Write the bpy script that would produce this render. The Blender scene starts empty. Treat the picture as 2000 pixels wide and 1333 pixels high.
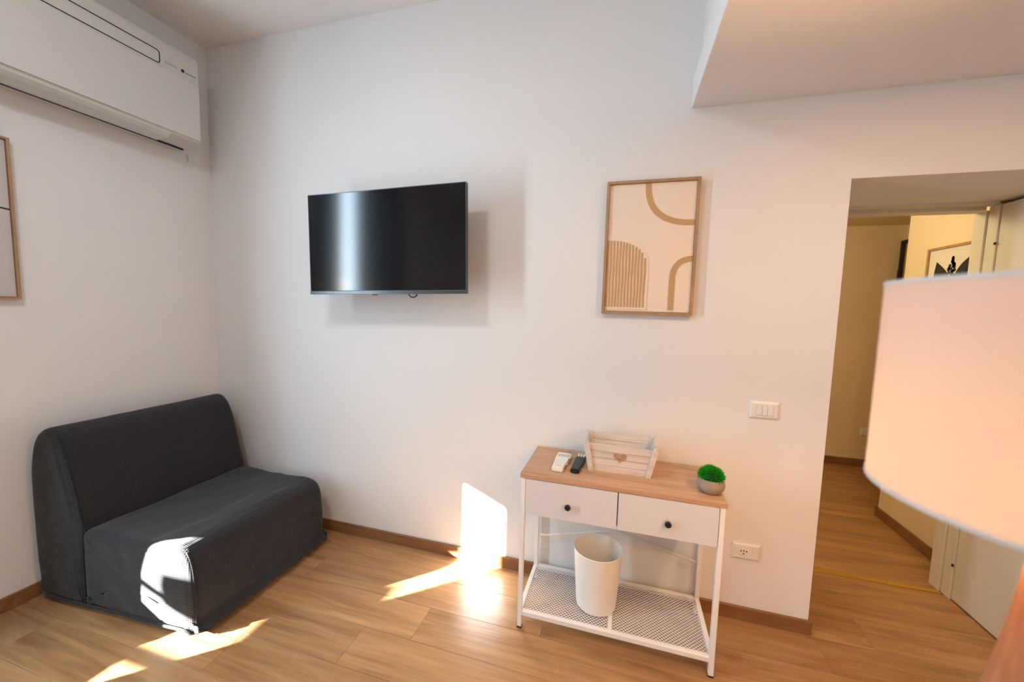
import bpy, bmesh, math, random
from mathutils import Vector, Matrix, noise
random.seed(7)
SC = bpy.context.scene
COL = SC.collection
PI = math.pi

# ------------------------------------------------------------------ camera
cam_d = bpy.data.cameras.new('camera')
cam = bpy.data.objects.new('camera', cam_d); COL.objects.link(cam)
cr, cu, cf = Vector((0.96043711, 0.27717076, 0.02714653)), Vector((-0.04966261, 0.07454033, 0.9959806)), Vector((-0.27403319, 0.9579249, -0.08535632))
M = Matrix((cr, cu, -cf)).transposed().to_4x4()
M.translation = Vector((2.6901, -1.9948, 1.4656))
cam.matrix_world = M
cam_d.sensor_width = 36.0
cam_d.lens = 756.06 / 2000 * 36
cam_d.clip_start = 0.02
cam_d.dof.use_dof = True
cam_d.dof.focus_distance = 2.2
cam_d.dof.aperture_fstop = 1.4
SC.camera = cam

# ------------------------------------------------------------------ world, sun, daylight, exposure
world = bpy.data.worlds.new('world'); SC.world = world; world.use_nodes = True
wn = world.node_tree; wn.nodes.clear()
w_out = wn.nodes.new('ShaderNodeOutputWorld'); w_bg = wn.nodes.new('ShaderNodeBackground')
w_sky = wn.nodes.new('ShaderNodeTexSky'); w_sky.sky_type = 'NISHITA'; w_sky.sun_disc = False
w_sky.sun_elevation = math.radians(18); w_sky.sun_rotation = math.radians(228)
w_bg.inputs['Strength'].default_value = 0.35
wn.links.new(w_sky.outputs[0], w_bg.inputs['Color']); wn.links.new(w_bg.outputs[0], w_out.inputs['Surface'])

def light(name, kind, loc, energy, color, **kw):
    d = bpy.data.lights.new(name, kind); d.energy = energy; d.color = color
    for k, v in kw.items(): setattr(d, k, v)
    o = bpy.data.objects.new(name, d); COL.objects.link(o); o.location = loc
    return o
SUN_DIR = Vector((1.0, 0.89, -0.43)).normalized()
sun = light('sun', 'SUN', (-3, -4, 4), 150.0, (1.0, 0.98, 0.95), angle=math.radians(0.6))
sun.rotation_euler = SUN_DIR.to_track_quat('-Z', 'Y').to_euler()
day = light('window_daylight', 'AREA', (0.09, -1.685, 1.55), 41.0, (0.60, 0.82, 1.0), shape='RECTANGLE', size=0.20, size_y=2.3)
day.rotation_euler = (PI / 2, 0, -PI / 2)          # faces into the room (+x)
SC.view_settings.view_transform = 'Standard'
try: SC.view_settings.look = 'None'
except Exception: pass
SC.view_settings.gamma = 1.0
SC.view_settings.use_curve_mapping = False
SC.view_settings.exposure = 0.01
SC.cycles.adaptive_threshold = 0.02
SC.cycles.max_bounces = 7; SC.cycles.glossy_bounces = 3
SC.cycles.use_denoising = True

# ------------------------------------------------------------------ materials
MATS = {}
def mat(name, color, rough=0.6, spec=0.5, metal=0.0, bump=None, var=None, emit=None, coat=0.0):
    """bump=(scale, strength, distance); var=(scale, amount) soft value variation in object space"""
    m = bpy.data.materials.new(name); m.use_nodes = True; nt = m.node_tree; N = nt.nodes; L = nt.links
    b = N['Principled BSDF']
    b.inputs['Base Color'].default_value = (*color, 1); b.inputs['Roughness'].default_value = rough
    b.inputs['Metallic'].default_value = metal; b.inputs['Specular IOR Level'].default_value = spec
    b.inputs['Coat Weight'].default_value = coat
    tc = N.new('ShaderNodeTexCoord')
    if var:
        nz = N.new('ShaderNodeTexNoise'); nz.inputs['Scale'].default_value = var[0]; nz.inputs['Detail'].default_value = 4
        L.new(tc.outputs['Object'], nz.inputs['Vector'])
        rp = N.new('ShaderNodeMapRange'); rp.inputs['To Min'].default_value = 1 - var[1]; rp.inputs['To Max'].default_value = 1 + var[1]
        L.new(nz.outputs['Fac'], rp.inputs['Value'])
        mx = N.new('ShaderNodeVectorMath'); mx.operation = 'SCALE'; mx.inputs[0].default_value = color
        L.new(rp.outputs[0], mx.inputs['Scale']); L.new(mx.outputs[0], b.inputs['Base Color'])
    if bump:
        nb = N.new('ShaderNodeTexNoise'); nb.inputs['Scale'].default_value = bump[0]; nb.inputs['Detail'].default_value = 5
        L.new(tc.outputs['Object'], nb.inputs['Vector'])
        bp = N.new('ShaderNodeBump'); bp.inputs['Strength'].default_value = bump[1]; bp.inputs['Distance'].default_value = bump[2]
        L.new(nb.outputs['Fac'], bp.inputs['Height']); L.new(bp.outputs[0], b.inputs['Normal'])
    if emit:
        b.inputs['Emission Color'].default_value = (*emit[0], 1); b.inputs['Emission Strength'].default_value = emit[1]
    MATS[name] = m
    return m

def wood(name, c_dark, c_mid, c_light, rough=0.4, axis='X', per_object=False, scale=1.0, bump=0.15, spec=0.4, vary=0.1):
    m = bpy.data.materials.new(name); m.use_nodes = True; nt = m.node_tree; N = nt.nodes; L = nt.links
    b = N['Principled BSDF']; b.inputs['Roughness'].default_value = rough; b.inputs['Specular IOR Level'].default_value = spec
    geo = N.new('ShaderNodeNewGeometry'); oi = N.new('ShaderNodeObjectInfo')
    add = N.new('ShaderNodeVectorMath'); add.operation = 'ADD'
    L.new(geo.outputs['Position'], add.inputs[0])
    if per_object:
        sc = N.new('ShaderNodeMath'); sc.operation = 'MULTIPLY'; sc.inputs[1].default_value = 37.0
        L.new(oi.outputs['Random'], sc.inputs[0]); L.new(sc.outputs[0], add.inputs[1])
    mp = N.new('ShaderNodeMapping')
    s = {'X': (1.2, 14, 14), 'Y': (14, 1.2, 14), 'Z': (14, 14, 1.2)}[axis]
    mp.inputs['Scale'].default_value = tuple(v * scale for v in s)
    L.new(add.outputs[0], mp.inputs['Vector'])
    n1 = N.new('ShaderNodeTexNoise'); n1.inputs['Scale'].default_value = 1.0; n1.inputs['Detail'].default_value = 7; n1.inputs['Roughness'].default_value = 0.62; n1.inputs['Distortion'].default_value = 0.9
    L.new(mp.outputs[0], n1.inputs['Vector'])
    mp2 = N.new('ShaderNodeMapping'); mp2.inputs['Scale'].default_value = tuple(v * scale * (5 if v > 2 else 2.2) for v in s)
    L.new(add.outputs[0], mp2.inputs['Vector'])
    n2 = N.new('ShaderNodeTexNoise'); n2.inputs['Scale'].default_value = 1.0; n2.inputs['Detail'].default_value = 4
    L.new(mp2.outputs[0], n2.inputs['Vector'])
    mixf = N.new('ShaderNodeMath'); mixf.operation = 'MULTIPLY_ADD'; mixf.inputs[1].default_value = 0.3
    L.new(n2.outputs['Fac'], mixf.inputs[0])
    s7 = N.new('ShaderNodeMath'); s7.operation = 'MULTIPLY'; s7.inputs[1].default_value = 0.7
    L.new(n1.outputs['Fac'], s7.inputs[0]); L.new(s7.outputs[0], mixf.inputs[2])
    cr_ = N.new('ShaderNodeValToRGB'); e = cr_.color_ramp.elements
    e[0].position = 0.32; e[0].color = (*c_dark, 1); e[1].position = 0.68; e[1].color = (*c_light, 1)
    k = e.new(0.5); k.color = (*c_mid, 1)
    L.new(mixf.outputs[0], cr_.inputs[0])
    if per_object:
        mr = N.new('ShaderNodeMapRange'); mr.inputs['To Min'].default_value = 1 - vary; mr.inputs['To Max'].default_value = 1 + vary
        L.new(oi.outputs['Random'], mr.inputs['Value'])
        vs = N.new('ShaderNodeVectorMath'); vs.operation = 'SCALE'
        L.new(cr_.outputs[0], vs.inputs[0]); L.new(mr.outputs[0], vs.inputs['Scale']); L.new(vs.outputs[0], b.inputs['Base Color'])
    else:
        L.new(cr_.outputs[0], b.inputs['Base Color'])
    bp = N.new('ShaderNodeBump'); bp.inputs['Strength'].default_value = bump; bp.inputs['Distance'].default_value = 0.0006
    L.new(mixf.outputs[0], bp.inputs['Height']); L.new(bp.outputs[0], b.inputs['Normal'])
    MATS[name] = m
    return m

mat('wall_paint', (0.79, 0.785, 0.785), 0.75, 0.3, bump=(180, 0.12, 0.001))
mat('hall_paint', (0.79, 0.67, 0.48), 0.75, 0.3, bump=(180, 0.1, 0.001))
mat('ceiling_paint', (0.87, 0.85, 0.82), 0.85, 0.2)
wood('floor_wood', (0.22, 0.105, 0.042), (0.36, 0.195, 0.085), (0.47, 0.275, 0.13), rough=0.30, per_object=True, spec=0.45, vary=0.07)
wood('base_wood', (0.17, 0.075, 0.030), (0.23, 0.108, 0.045), (0.29, 0.145, 0.065), rough=0.4)
mat('floor_under', (0.12, 0.06, 0.03), 0.8)
wood('oak_top', (0.36, 0.215, 0.13), (0.50, 0.315, 0.20), (0.60, 0.40, 0.27), rough=0.45, scale=1.6)
wood('frame_wood', (0.30, 0.165, 0.085), (0.40, 0.235, 0.125), (0.47, 0.29, 0.165), rough=0.5, axis='Z', scale=2)
wood('lamp_wood', (0.22, 0.08, 0.03), (0.28, 0.11, 0.042), (0.32, 0.14, 0.06), rough=0.45, axis='Z', scale=2)
wood('washed_wood', (0.50, 0.45, 0.41), (0.66, 0.61, 0.57), (0.76, 0.72, 0.68), rough=0.7, scale=3)
wood('heart_wood', (0.22, 0.13, 0.075), (0.30, 0.18, 0.11), (0.36, 0.23, 0.14), rough=0.6, scale=3)
wood('door_wood', (0.36, 0.15, 0.03), (0.48, 0.22, 0.05), (0.55, 0.28, 0.08), rough=0.4, axis='Z', scale=1.2)
mat('white_metal', (0.82, 0.82, 0.83), 0.35, 0.5)
mat('white_drawer', (0.66, 0.665, 0.71), 0.45, 0.4)
mat('white_plastic', (0.80, 0.79, 0.775), 0.4, 0.5)
mat('ac_plastic', (0.66, 0.64, 0.62), 0.42, 0.4)
mat('ac_flap', (0.72, 0.75, 0.74), 0.4, 0.4)
mat('grey_print', (0.42, 0.42, 0.42), 0.6)
mat('black_plastic', (0.012, 0.012, 0.013), 0.35, 0.5)
mat('black_rubber', (0.02, 0.02, 0.02), 0.7, 0.3)
mat('dark_metal', (0.03, 0.03, 0.035), 0.4, 0.5, metal=0.6)
mat('screen_glass', (0.004, 0.004, 0.005), 0.13, 0.5)
mat('bezel_metal', (0.10, 0.11, 0.12), 0.3, 0.5, metal=0.8)
mat('red_plastic', (0.5, 0.03, 0.03), 0.4)
mat('bin_plastic', (0.90, 0.90, 0.86), 0.42, 0.5)
mat('pot_concrete', (0.33, 0.27, 0.22), 0.9, 0.2, bump=(220, 0.5, 0.001), var=(40, 0.15))
mat('leaf_green', (0.012, 0.33, 0.008), 0.5, 0.4, var=(60, 0.5))
mat('leaf_dark', (0.005, 0.10, 0.004), 0.6, 0.3)
mat('plaster_cream', (0.85, 0.71, 0.57), 0.9, 0.15, bump=(60, 0.6, 0.003))
mat('plaster_tan', (0.54, 0.34, 0.17), 0.9, 0.15, bump=(90, 0.5, 0.002))
mat('canvas_grey', (0.56, 0.53, 0.52), 0.9, 0.15, bump=(300, 0.4, 0.001), var=(6, 0.06))
mat('ink_black', (0.03, 0.03, 0.03), 0.8, 0.2)
mat('paper_white', (0.72, 0.69, 0.64), 0.9, 0.1)
mat('brass', (0.62, 0.38, 0.06), 0.35, 0.5, metal=0.6)
mat('door_paint', (0.66, 0.62, 0.54), 0.45, 0.4)
mat('frame_paint', (0.68, 0.64, 0.55), 0.45, 0.4)
mat('seam_dark', (0.035, 0.037, 0.042), 0.9, 0.1)
mat('curtain_cloth', (0.16, 0.18, 0.20), 0.95, 0.1, bump=(200, 0.3, 0.001))
mat('added_awning_cloth', (0.75, 0.72, 0.66), 0.9, 0.1)  # for the added sun-cutting awning
mat('outside_plaster', (0.55, 0.50, 0.42), 0.9, 0.1)
mat('lamp_trim', (0.62, 0.58, 0.57), 0.8, 0.2)
mat('bulb_glass', (1, 0.9, 0.75), 0.3, emit=((1.0, 0.62, 0.30), 12.0))
mat('ceiling_diffuser', (0.9, 0.88, 0.84), 0.4, emit=((1.0, 0.86, 0.72), 6.0))
mat('added_lamp_glass', (0.9, 0.85, 0.78), 0.4, emit=((1.0, 0.66, 0.40), 5.0))  # glow of the added globe lamp and loft spot
mat('hall_diffuser', (0.9, 0.85, 0.7), 0.4, emit=((1.0, 0.72, 0.36), 6.0))

def fabric_material():
    m = bpy.data.materials.new('slate_fabric'); m.use_nodes = True; nt = m.node_tree; N = nt.nodes; L = nt.links
    b = N['Principled BSDF']; b.inputs['Base Color'].default_value = (0.026, 0.0265, 0.028, 1)
    b.inputs['Roughness'].default_value = 0.92; b.inputs['Specular IOR Level'].default_value = 0.15
    b.inputs['Sheen Weight'].default_value = 0.18; b.inputs['Sheen Roughness'].default_value = 0.5
    b.inputs['Sheen Tint'].default_value = (0.8, 0.85, 0.9, 1)
    tc = N.new('ShaderNodeTexCoord'); hs = []
    for d, sc, w in (('Z', 38, 1.0), ('X', 38, 0.35), ('Y', 38, 0.35)):
        wv = N.new('ShaderNodeTexWave'); wv.wave_type = 'BANDS'; wv.bands_direction = d
        wv.inputs['Scale'].default_value = sc; wv.inputs['Distortion'].default_value = 0.5; wv.inputs['Detail'].default_value = 1
        L.new(tc.outputs['Object'], wv.inputs['Vector'])
        k = N.new('ShaderNodeMath'); k.operation = 'MULTIPLY'; k.inputs[1].default_value = w
        L.new(wv.outputs['Fac'], k.inputs[0]); hs.append(k)
    a1 = N.new('ShaderNodeMath'); a1.operation = 'ADD'; a2 = N.new('ShaderNodeMath'); a2.operation = 'ADD'
    L.new(hs[0].outputs[0], a1.inputs[0]); L.new(hs[1].outputs[0], a1.inputs[1]); L.new(a1.outputs[0], a2.inputs[0]); L.new(hs[2].outputs[0], a2.inputs[1])
    bp = N.new('ShaderNodeBump'); bp.inputs['Strength'].default_value = 0.6; bp.inputs['Distance'].default_value = 0.003
    L.new(a2.outputs[0], bp.inputs['Height']); L.new(bp.outputs[0], b.inputs['Normal'])
    MATS['slate_fabric'] = m
fabric_material()

def shade_material():
    m = bpy.data.materials.new('shade_cloth'); m.use_nodes = True; nt = m.node_tree; N = nt.nodes; L = nt.links
    N.clear(); o = N.new('ShaderNodeOutputMaterial'); mx = N.new('ShaderNodeMixShader'); mx.inputs[0].default_value = 0.066
    d = N.new('ShaderNodeBsdfDiffuse'); d.inputs['Color'].default_value = (0.50, 0.42, 0.38, 1)
    t = N.new('ShaderNodeBsdfTranslucent'); t.inputs['Color'].default_value = (0.88, 0.74, 0.62, 1)
    L.new(d.outputs[0], mx.inputs[1]); L.new(t.outputs[0], mx.inputs[2]); L.new(mx.outputs[0], o.inputs['Surface'])
    MATS['shade_cloth'] = m
shade_material()

def pane_material():
    m = bpy.data.materials.new('window_glass'); m.use_nodes = True; nt = m.node_tree; N = nt.nodes; L = nt.links
    N.clear(); o = N.new('ShaderNodeOutputMaterial'); mx = N.new('ShaderNodeMixShader'); mx.inputs[0].default_value = 0.05
    t = N.new('ShaderNodeBsdfTransparent'); g = N.new('ShaderNodeBsdfGlossy'); g.inputs['Roughness'].default_value = 0.02
    L.new(t.outputs[0], mx.inputs[1]); L.new(g.outputs[0], mx.inputs[2]); L.new(mx.outputs[0], o.inputs['Surface'])
    MATS['window_glass'] = m
pane_material()

# ------------------------------------------------------------------ mesh helpers
def add_box(bm, lo, hi):
    x0, y0, z0 = lo; x1, y1, z1 = hi
    v = [bm.verts.new(p) for p in ((x0, y0, z0), (x1, y0, z0), (x1, y1, z0), (x0, y1, z0), (x0, y0, z1), (x1, y0, z1), (x1, y1, z1), (x0, y1, z1))]
    for f in ((0, 3, 2, 1), (4, 5, 6, 7), (0, 1, 5, 4), (1, 2, 6, 5), (2, 3, 7, 6), (3, 0, 4, 7)): bm.faces.new([v[i] for i in f])
    return v
def box(lo, hi, bevel=0.0, seg=2):
    bm = bmesh.new(); add_box(bm, lo, hi)
    if bevel: bmesh.ops.bevel(bm, geom=bm.edges[:], offset=bevel, segments=seg, affect='EDGES', profile=0.6)
    return bm
def boxes(lst, bevel=0.0):
    bm = bmesh.new()
    for lo, hi in lst: add_box(bm, lo, hi)
    if bevel: bmesh.ops.bevel(bm, geom=bm.edges[:], offset=bevel, segments=1, affect='EDGES')
    return bm
def add_tube(bm, pts, r, n=10, closed=False):
    pts = [Vector(p) for p in pts]; rings = []; up = None
    for i, p in enumerate(pts):
        a = pts[(i - 1) % len(pts)] if (closed or i > 0) else p
        c = pts[(i + 1) % len(pts)] if (closed or i < len(pts) - 1) else p
        t = (c - a).normalized()
        if up is None:
            up = Vector((0, 0, 1)) if abs(t.z) < 0.9 else Vector((1, 0, 0))
        s = t.cross(up).normalized(); up = s.cross(t).normalized()
        rr = r[i] if isinstance(r, (list, tuple)) else r
        rings.append([bm.verts.new(p + (s * math.cos(2 * PI * k / n) + up * math.sin(2 * PI * k / n)) * rr) for k in range(n)])
    m = len(rings)
    for i in range(m if closed else m - 1):
        a, b = rings[i], rings[(i + 1) % m]
        for k in range(n): bm.faces.new((a[k], a[(k + 1) % n], b[(k + 1) % n], b[k]))
    if not closed:
        bm.faces.new(rings[0][::-1]); bm.faces.new(rings[-1])
def tube(pts, r, n=10, closed=False):
    bm = bmesh.new(); add_tube(bm, pts, r, n, closed); return bm
def lathe(prof, n=40, c=(0, 0), cap=True):
    """prof = [(r, z)...]; r == 0 gives a pole"""
    bm = bmesh.new(); rings = []
    for r, z in prof:
        if r <= 1e-6: rings.append([bm.verts.new((c[0], c[1], z))])
        else: rings.append([bm.verts.new((c[0] + r * math.cos(2 * PI * k / n), c[1] + r * math.sin(2 * PI * k / n), z)) for k in range(n)])
    for a, b in zip(rings[:-1], rings[1:]):
        for k in range(n):
            q = [a[k % len(a)], a[(k + 1) % n % len(a)], b[(k + 1) % n % len(b)], b[k % len(b)]]
            u = []
            for v in q:
                if v not in u: u.append(v)
            if len(u) > 2: bm.faces.new(u)
    if cap:
        for rg, rev in ((rings[0], True), (rings[-1], False)):
            if len(rg) > 2: bm.faces.new(rg[::-1] if rev else rg)
    return bm
def prism(poly, fn, h):
    """2-D polygon -> prism; fn(a, b, h) gives the 3-D point at height h (0 and h)"""
    bm = bmesh.new()
    lo = [bm.verts.new(fn(a, b, 0)) for a, b in poly]; hi = [bm.verts.new(fn(a, b, h)) for a, b in poly]
    bm.faces.new(lo[::-1]); bm.faces.new(hi)
    for i in range(len(poly)):
        j = (i + 1) % len(poly); bm.faces.new((lo[i], lo[j], hi[j], hi[i]))
    return bm
def strip(centre, width, fn, h):
    """flat band of given width along a 2-D centre line, as a solid of height h"""
    L_, R_ = [], []
    for i, p in enumerate(centre):
        a = Vector(centre[max(i - 1, 0)]); c = Vector(centre[min(i + 1, len(centre) - 1)]); t = (c - a).normalized(); n = Vector((-t.y, t.x))
        L_.append(Vector(p) + n * width / 2); R_.append(Vector(p) - n * width / 2)
    bm = bmesh.new(); q = [[bm.verts.new(fn(v.x, v.y, hh)) for v in S] for hh in (0, h) for S in (L_, R_)]
    l0, r0, l1, r1 = q
    for i in range(len(centre) - 1):
        bm.faces.new((l1[i], l1[i + 1], r1[i + 1], r1[i])); bm.faces.new((l0[i], r0[i], r0[i + 1], l0[i + 1]))
        bm.faces.new((l0[i], l0[i + 1], l1[i + 1], l1[i])); bm.faces.new((r0[i], r1[i], r1[i + 1], r0[i + 1]))
    for i in (0, -1): bm.faces.new((l0[i], l1[i], r1[i], r0[i]))
    return bm
def obj(name, bm, m, parent=None, smooth=False, angle=None):
    bmesh.ops.recalc_face_normals(bm, faces=bm.faces[:])
    me = bpy.data.meshes.new(name); bm.to_mesh(me); bm.free()
    me.materials.append(MATS[m])
    if smooth:
        me.polygons.foreach_set('use_smooth', [True] * len(me.polygons))
        if angle: me.set_sharp_from_angle(angle=math.radians(angle))
    o = bpy.data.objects.new(name, me); COL.objects.link(o)
    if parent is not None: o.parent = parent
    return o
def tag(o, label, cat, group=None):
    o['label'] = label; o['category'] = cat
    if group: o['group'] = group
    return o
def thing(name, label, cat, loc=(0, 0, 0), rot=(0, 0, 0), group=None):
    o = bpy.data.objects.new(name, None); COL.objects.link(o); o.location = loc; o.rotation_euler = rot
    o.empty_display_size = 0.05
    return tag(o, label, cat, group)
def struct(name, bm, m, label=None):
    o = obj(name, bm, m); o['kind'] = 'structure'
    if label: o['label'] = label
    return o
def share(src, parent, loc=(0, 0, 0), rot=None):
    c = src.copy(); COL.objects.link(c); c.parent = parent; c.location = loc
    if rot: c.rotation_euler = rot
    return c

# ------------------------------------------------------------------ the room
W, H, DH, LX, LZ = 3.577, 3.083, 2.043, 2.939, 2.392
YF, XR = -4.2, 5.2                     # front wall (behind the camera), right wall
DX1 = 4.47                             # right side of the doorway
HY, HX = 2.53, 5.17                    # far end and right side of the hall
HZ = 2.33
WT = 0.50                              # thickness of the wall the doorway runs through
BB = 0.068

# floor: bed + single planks running along x
fl = struct('floor', boxes([((-0.1, YF - 0.1, -0.06), (XR + 0.1, 0.0, -0.012)), ((2.8, 0.0, -0.06), (HX + 0.15, HY + 0.15, -0.012))]), 'floor_under', 'brown oak laminate floor of long planks')
PW, PLN = 0.192, 1.285
regions = [(0, XR, YF, 0), (W, DX1, 0, 0.525), (2.9, HX, 0.56, HY)]
def plank(x0, x1, y0, y1):
    g = 0.0004; b = 0.0007
    bm = bmesh.new(); add_box(bm, (x0 + g, y0 + g, -0.012), (x1 - g, y1 - g, 0))
    bmesh.ops.bevel(bm, geom=[e for e in bm.edges if all(v.co.z > -0.001 for v in e.verts)], offset=b, segments=1, affect='EDGES')
    return obj('plank', bm, 'floor_wood', fl)
row = 0; y = -0.013 - 22 * PW
while y < HY:
    x = -random.random() * PLN - 0.2
    while x < max(XR, HX):
        for rx0, rx1, ry0, ry1 in regions:
            a, b_, c, d = max(x, rx0), min(x + PLN, rx1), max(y, ry0), min(y + PW, ry1)
            if b_ - a > 0.02 and d - c > 0.01: plank(a, b_, c, d)
        x += PLN
    y += PW
# walls
struct('wall_back', boxes([((-0.1, 0, -0.05), (W, WT, H)), ((W, 0, DH), (DX1, WT, H)), ((DX1, 0, -0.05), (XR + 0.1, WT, H))]), 'wall_paint', 'white painted wall with the television and doorway')
WY0, WY1, WZ0, WZ1 = -2.62, -1.40, 0.345, 2.72        # window opening in the left wall
struct('wall_left', boxes([((-0.2, WY1, -0.05), (0, 0.0, H)), ((-0.2, YF - 0.1, -0.05), (0, WY0, H)), ((-0.2, WY0, -0.05), (0, WY1, WZ0)), ((-0.2, WY0, WZ1), (0, WY1, H))]), 'wall_paint', 'white painted wall behind the dark sofa')
struct('wall_right', box((XR, YF - 0.1, -0.05), (XR + 0.1, 0, H)), 'wall_paint')
struct('wall_front', box((0, YF - 0.1, -0.05), (XR, YF, H)), 'wall_paint')
struct('ceiling', box((-0.2, YF - 0.1, H), (XR + 0.1, WT, H + 0.1)), 'ceiling_paint', 'white painted ceiling')
struct('ceiling_loft', box((LX, YF, LZ), (XR, 0, LZ + 0.132), 0.003, 1), 'wall_paint', 'flat white underside of the loft platform')
struct('wall_loft', box((LX + 0.03, YF, LZ + 0.132), (LX + 0.12, 0, H)), 'wall_paint', 'white loft parapet above the platform edge')
# hall
HB = 1.41
struct('wall_hall_side', box((4.57, 0.62, -0.05), (5.3, HB, 2.75)), 'hall_paint', 'cream hall wall with the leaf print')
struct('wall_hall_right', box((HX, HB, -0.05), (HX + 0.1, HY + 0.1, 2.75)), 'hall_paint')
struct('wall_hall_back', box((2.8, HY, -0.05), (HX + 0.1, HY + 0.1, 2.75)), 'hall_paint', 'cream wall at the far end of the hall')
struct('wall_hall_left', box((2.8, WT, -0.05), (2.9, HY, 2.75)), 'hall_paint')
struct('wall_hall_front', boxes([((2.9, WT, -0.05), (3.66, 0.62, 2.75)), ((3.66, WT, 2.05), (4.45, 0.62, 2.75)), ((4.45, WT, -0.05), (4.57, 0.62, 2.75))]), 'hall_paint')
struct('ceiling_hall', box((2.8, 0.62, HZ), (HX + 0.1, HY + 0.1, HZ + 0.08)), 'hall_paint')
# baseboards
def base_profile(lo, hi): return box(lo, hi, 0.003, 1)
struct('baseboard_back', boxes([((0.013, -0.013, 0), (W + 0.013, -0.0005, BB)), ((W + 0.0005, -0.0005, 0), (W + 0.013, 0.49, BB))], 0.002), 'base_wood', 'brown wooden skirting board along the back wall')
struct('baseboard_left', base_profile((0.0005, YF + 0.01, 0), (0.013, -0.001, BB)), 'base_wood', 'brown wooden skirting board behind the sofa')
struct('baseboard_hall_side', boxes([((4.557, 0.625, 0), (4.5695, HB + 0.013, BB + 0.005)), ((4.5695, HB + 0.0005, 0), (HX - 0.001, HB + 0.013, BB + 0.005))], 0.002), 'base_wood', 'brown wooden skirting board beside the hall door frame')
struct('baseboard_hall_back', base_profile((2.91, HY - 0.013, 0), (HX - 0.02, HY - 0.0005, BB + 0.005)), 'base_wood', 'brown wooden skirting board at the end of the hall')
struct('trim_1', box((W + 0.02, 0.527, -0.012), (4.4, 0.558, 0.004), 0.0015, 1), 'brass', 'brass threshold strip across the doorway floor')
# door frame and open leaf
df = struct('trim_2', boxes([((4.405, 0.49, 0), (4.449, 0.548, 2.03)), ((4.398, 0.552, 0), (4.449, 0.622, 2.012)), ((3.662, 0.49, 0), (3.70, 0.622, 2.012)), ((3.70, 0.552, 2.012), (4.398, 0.622, 2.049)), ((3.70, 0.49, 2.03), (4.405, 0.548, 2.049))], 0.002), 'frame_paint', 'cream painted door frame of the hall doorway')
dl = struct('door_1', box((4.411, -0.28, 0.008), (4.451, 0.487, 2.026), 0.002, 1), 'door_paint', 'cream flush door standing open against the right side')
for hz in (0.19, 1.0, 1.84): obj('hinge', tube([(4.402, 0.489, hz - 0.006), (4.402, 0.489, hz + 0.006)], 0.005, 8), 'dark_metal', dl)
hd = obj('door_handle', tube([(4.411, -0.22, 1.02), (4.36, -0.22, 1.02), (4.36, -0.10, 1.02)], 0.009, 8), 'bezel_metal', dl, True, 40)
# entrance door glimpsed on the hall's right wall
ed = struct('door_2', box((HX - 0.03, 1.60, 0.005), (HX - 0.004, 2.47, 2.15), 0.002, 1), 'door_wood', 'orange-brown wooden door at the end of the hall')
obj('door_frame', boxes([((HX - 0.05, 2.47, 0.0), (HX - 0.0005, 2.50, 2.18)), ((HX - 0.05, 1.57, 2.15), (HX - 0.0005, 2.47, 2.18)), ((HX - 0.05, 1.57, 0.0), (HX - 0.0005, 1.60, 2.15))]), 'ink_black', ed)
for hz in (0.3, 1.86): obj('hinge', tube([(HX - 0.055, 2.475, hz - 0.05), (HX - 0.055, 2.475, hz + 0.05)], 0.012, 8), 'dark_metal', ed)

# window, seen only mirrored in the television
win = struct('window_1', boxes([((-0.14, WY0, WZ0), (-0.08, WY0 + 0.06, WZ1)), ((-0.14, WY1 - 0.06, WZ0), (-0.08, WY1, WZ1)), ((-0.14, WY0, WZ0), (-0.08, WY1, WZ0 + 0.012)), ((-0.14, WY0, WZ1 - 0.06), (-0.08, WY1, WZ1)), ((-0.14, -2.06, WZ0), (-0.08, -1.99, WZ1))]), 'frame_paint')
for a, b_ in ((WY0 + 0.06, -2.06), (-1.99, WY1 - 0.06)): obj('pane', box((-0.113, a, WZ0 + 0.012), (-0.109, b_, WZ1 - 0.06)), 'window_glass', win)
struct('ground_outside', box((-12, -12, -0.4), (-0.2, 6, -0.2)), 'outside_plaster')
aw = struct('added_sun_cut_awning', prism([(-0.2, 2.78), (-1.5, 1.905), (-1.5, 1.88), (-0.2, 2.75)], lambda a, b, h: (a, -4.6 + h, b), 4.6), 'added_awning_cloth')  # added, unseen: its lip cuts the sun off above the wall patch
rl = struct('added_shadow_railing', boxes([((-0.91, -4.2, 0.90), (-0.89, 0.0, 0.925)), ((-0.91, -4.2, -0.2), (-0.89, -4.17, 0.90)), ((-0.91, -0.03, -0.2), (-0.89, 0.0, 0.90)), ((-0.89, -2.415, 0.665), (-0.2, -2.385, 0.695))]), 'dark_metal')  # added, unseen: bars placed to throw thin shadows across the sun strip
struct('added_shadow_planter', box((-1.0, -3.1, 0.92), (-0.82, -2.50, 1.06), 0.01), 'outside_plaster')  # added, unseen: blocks part of the beam to leave a dark floor gap

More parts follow.
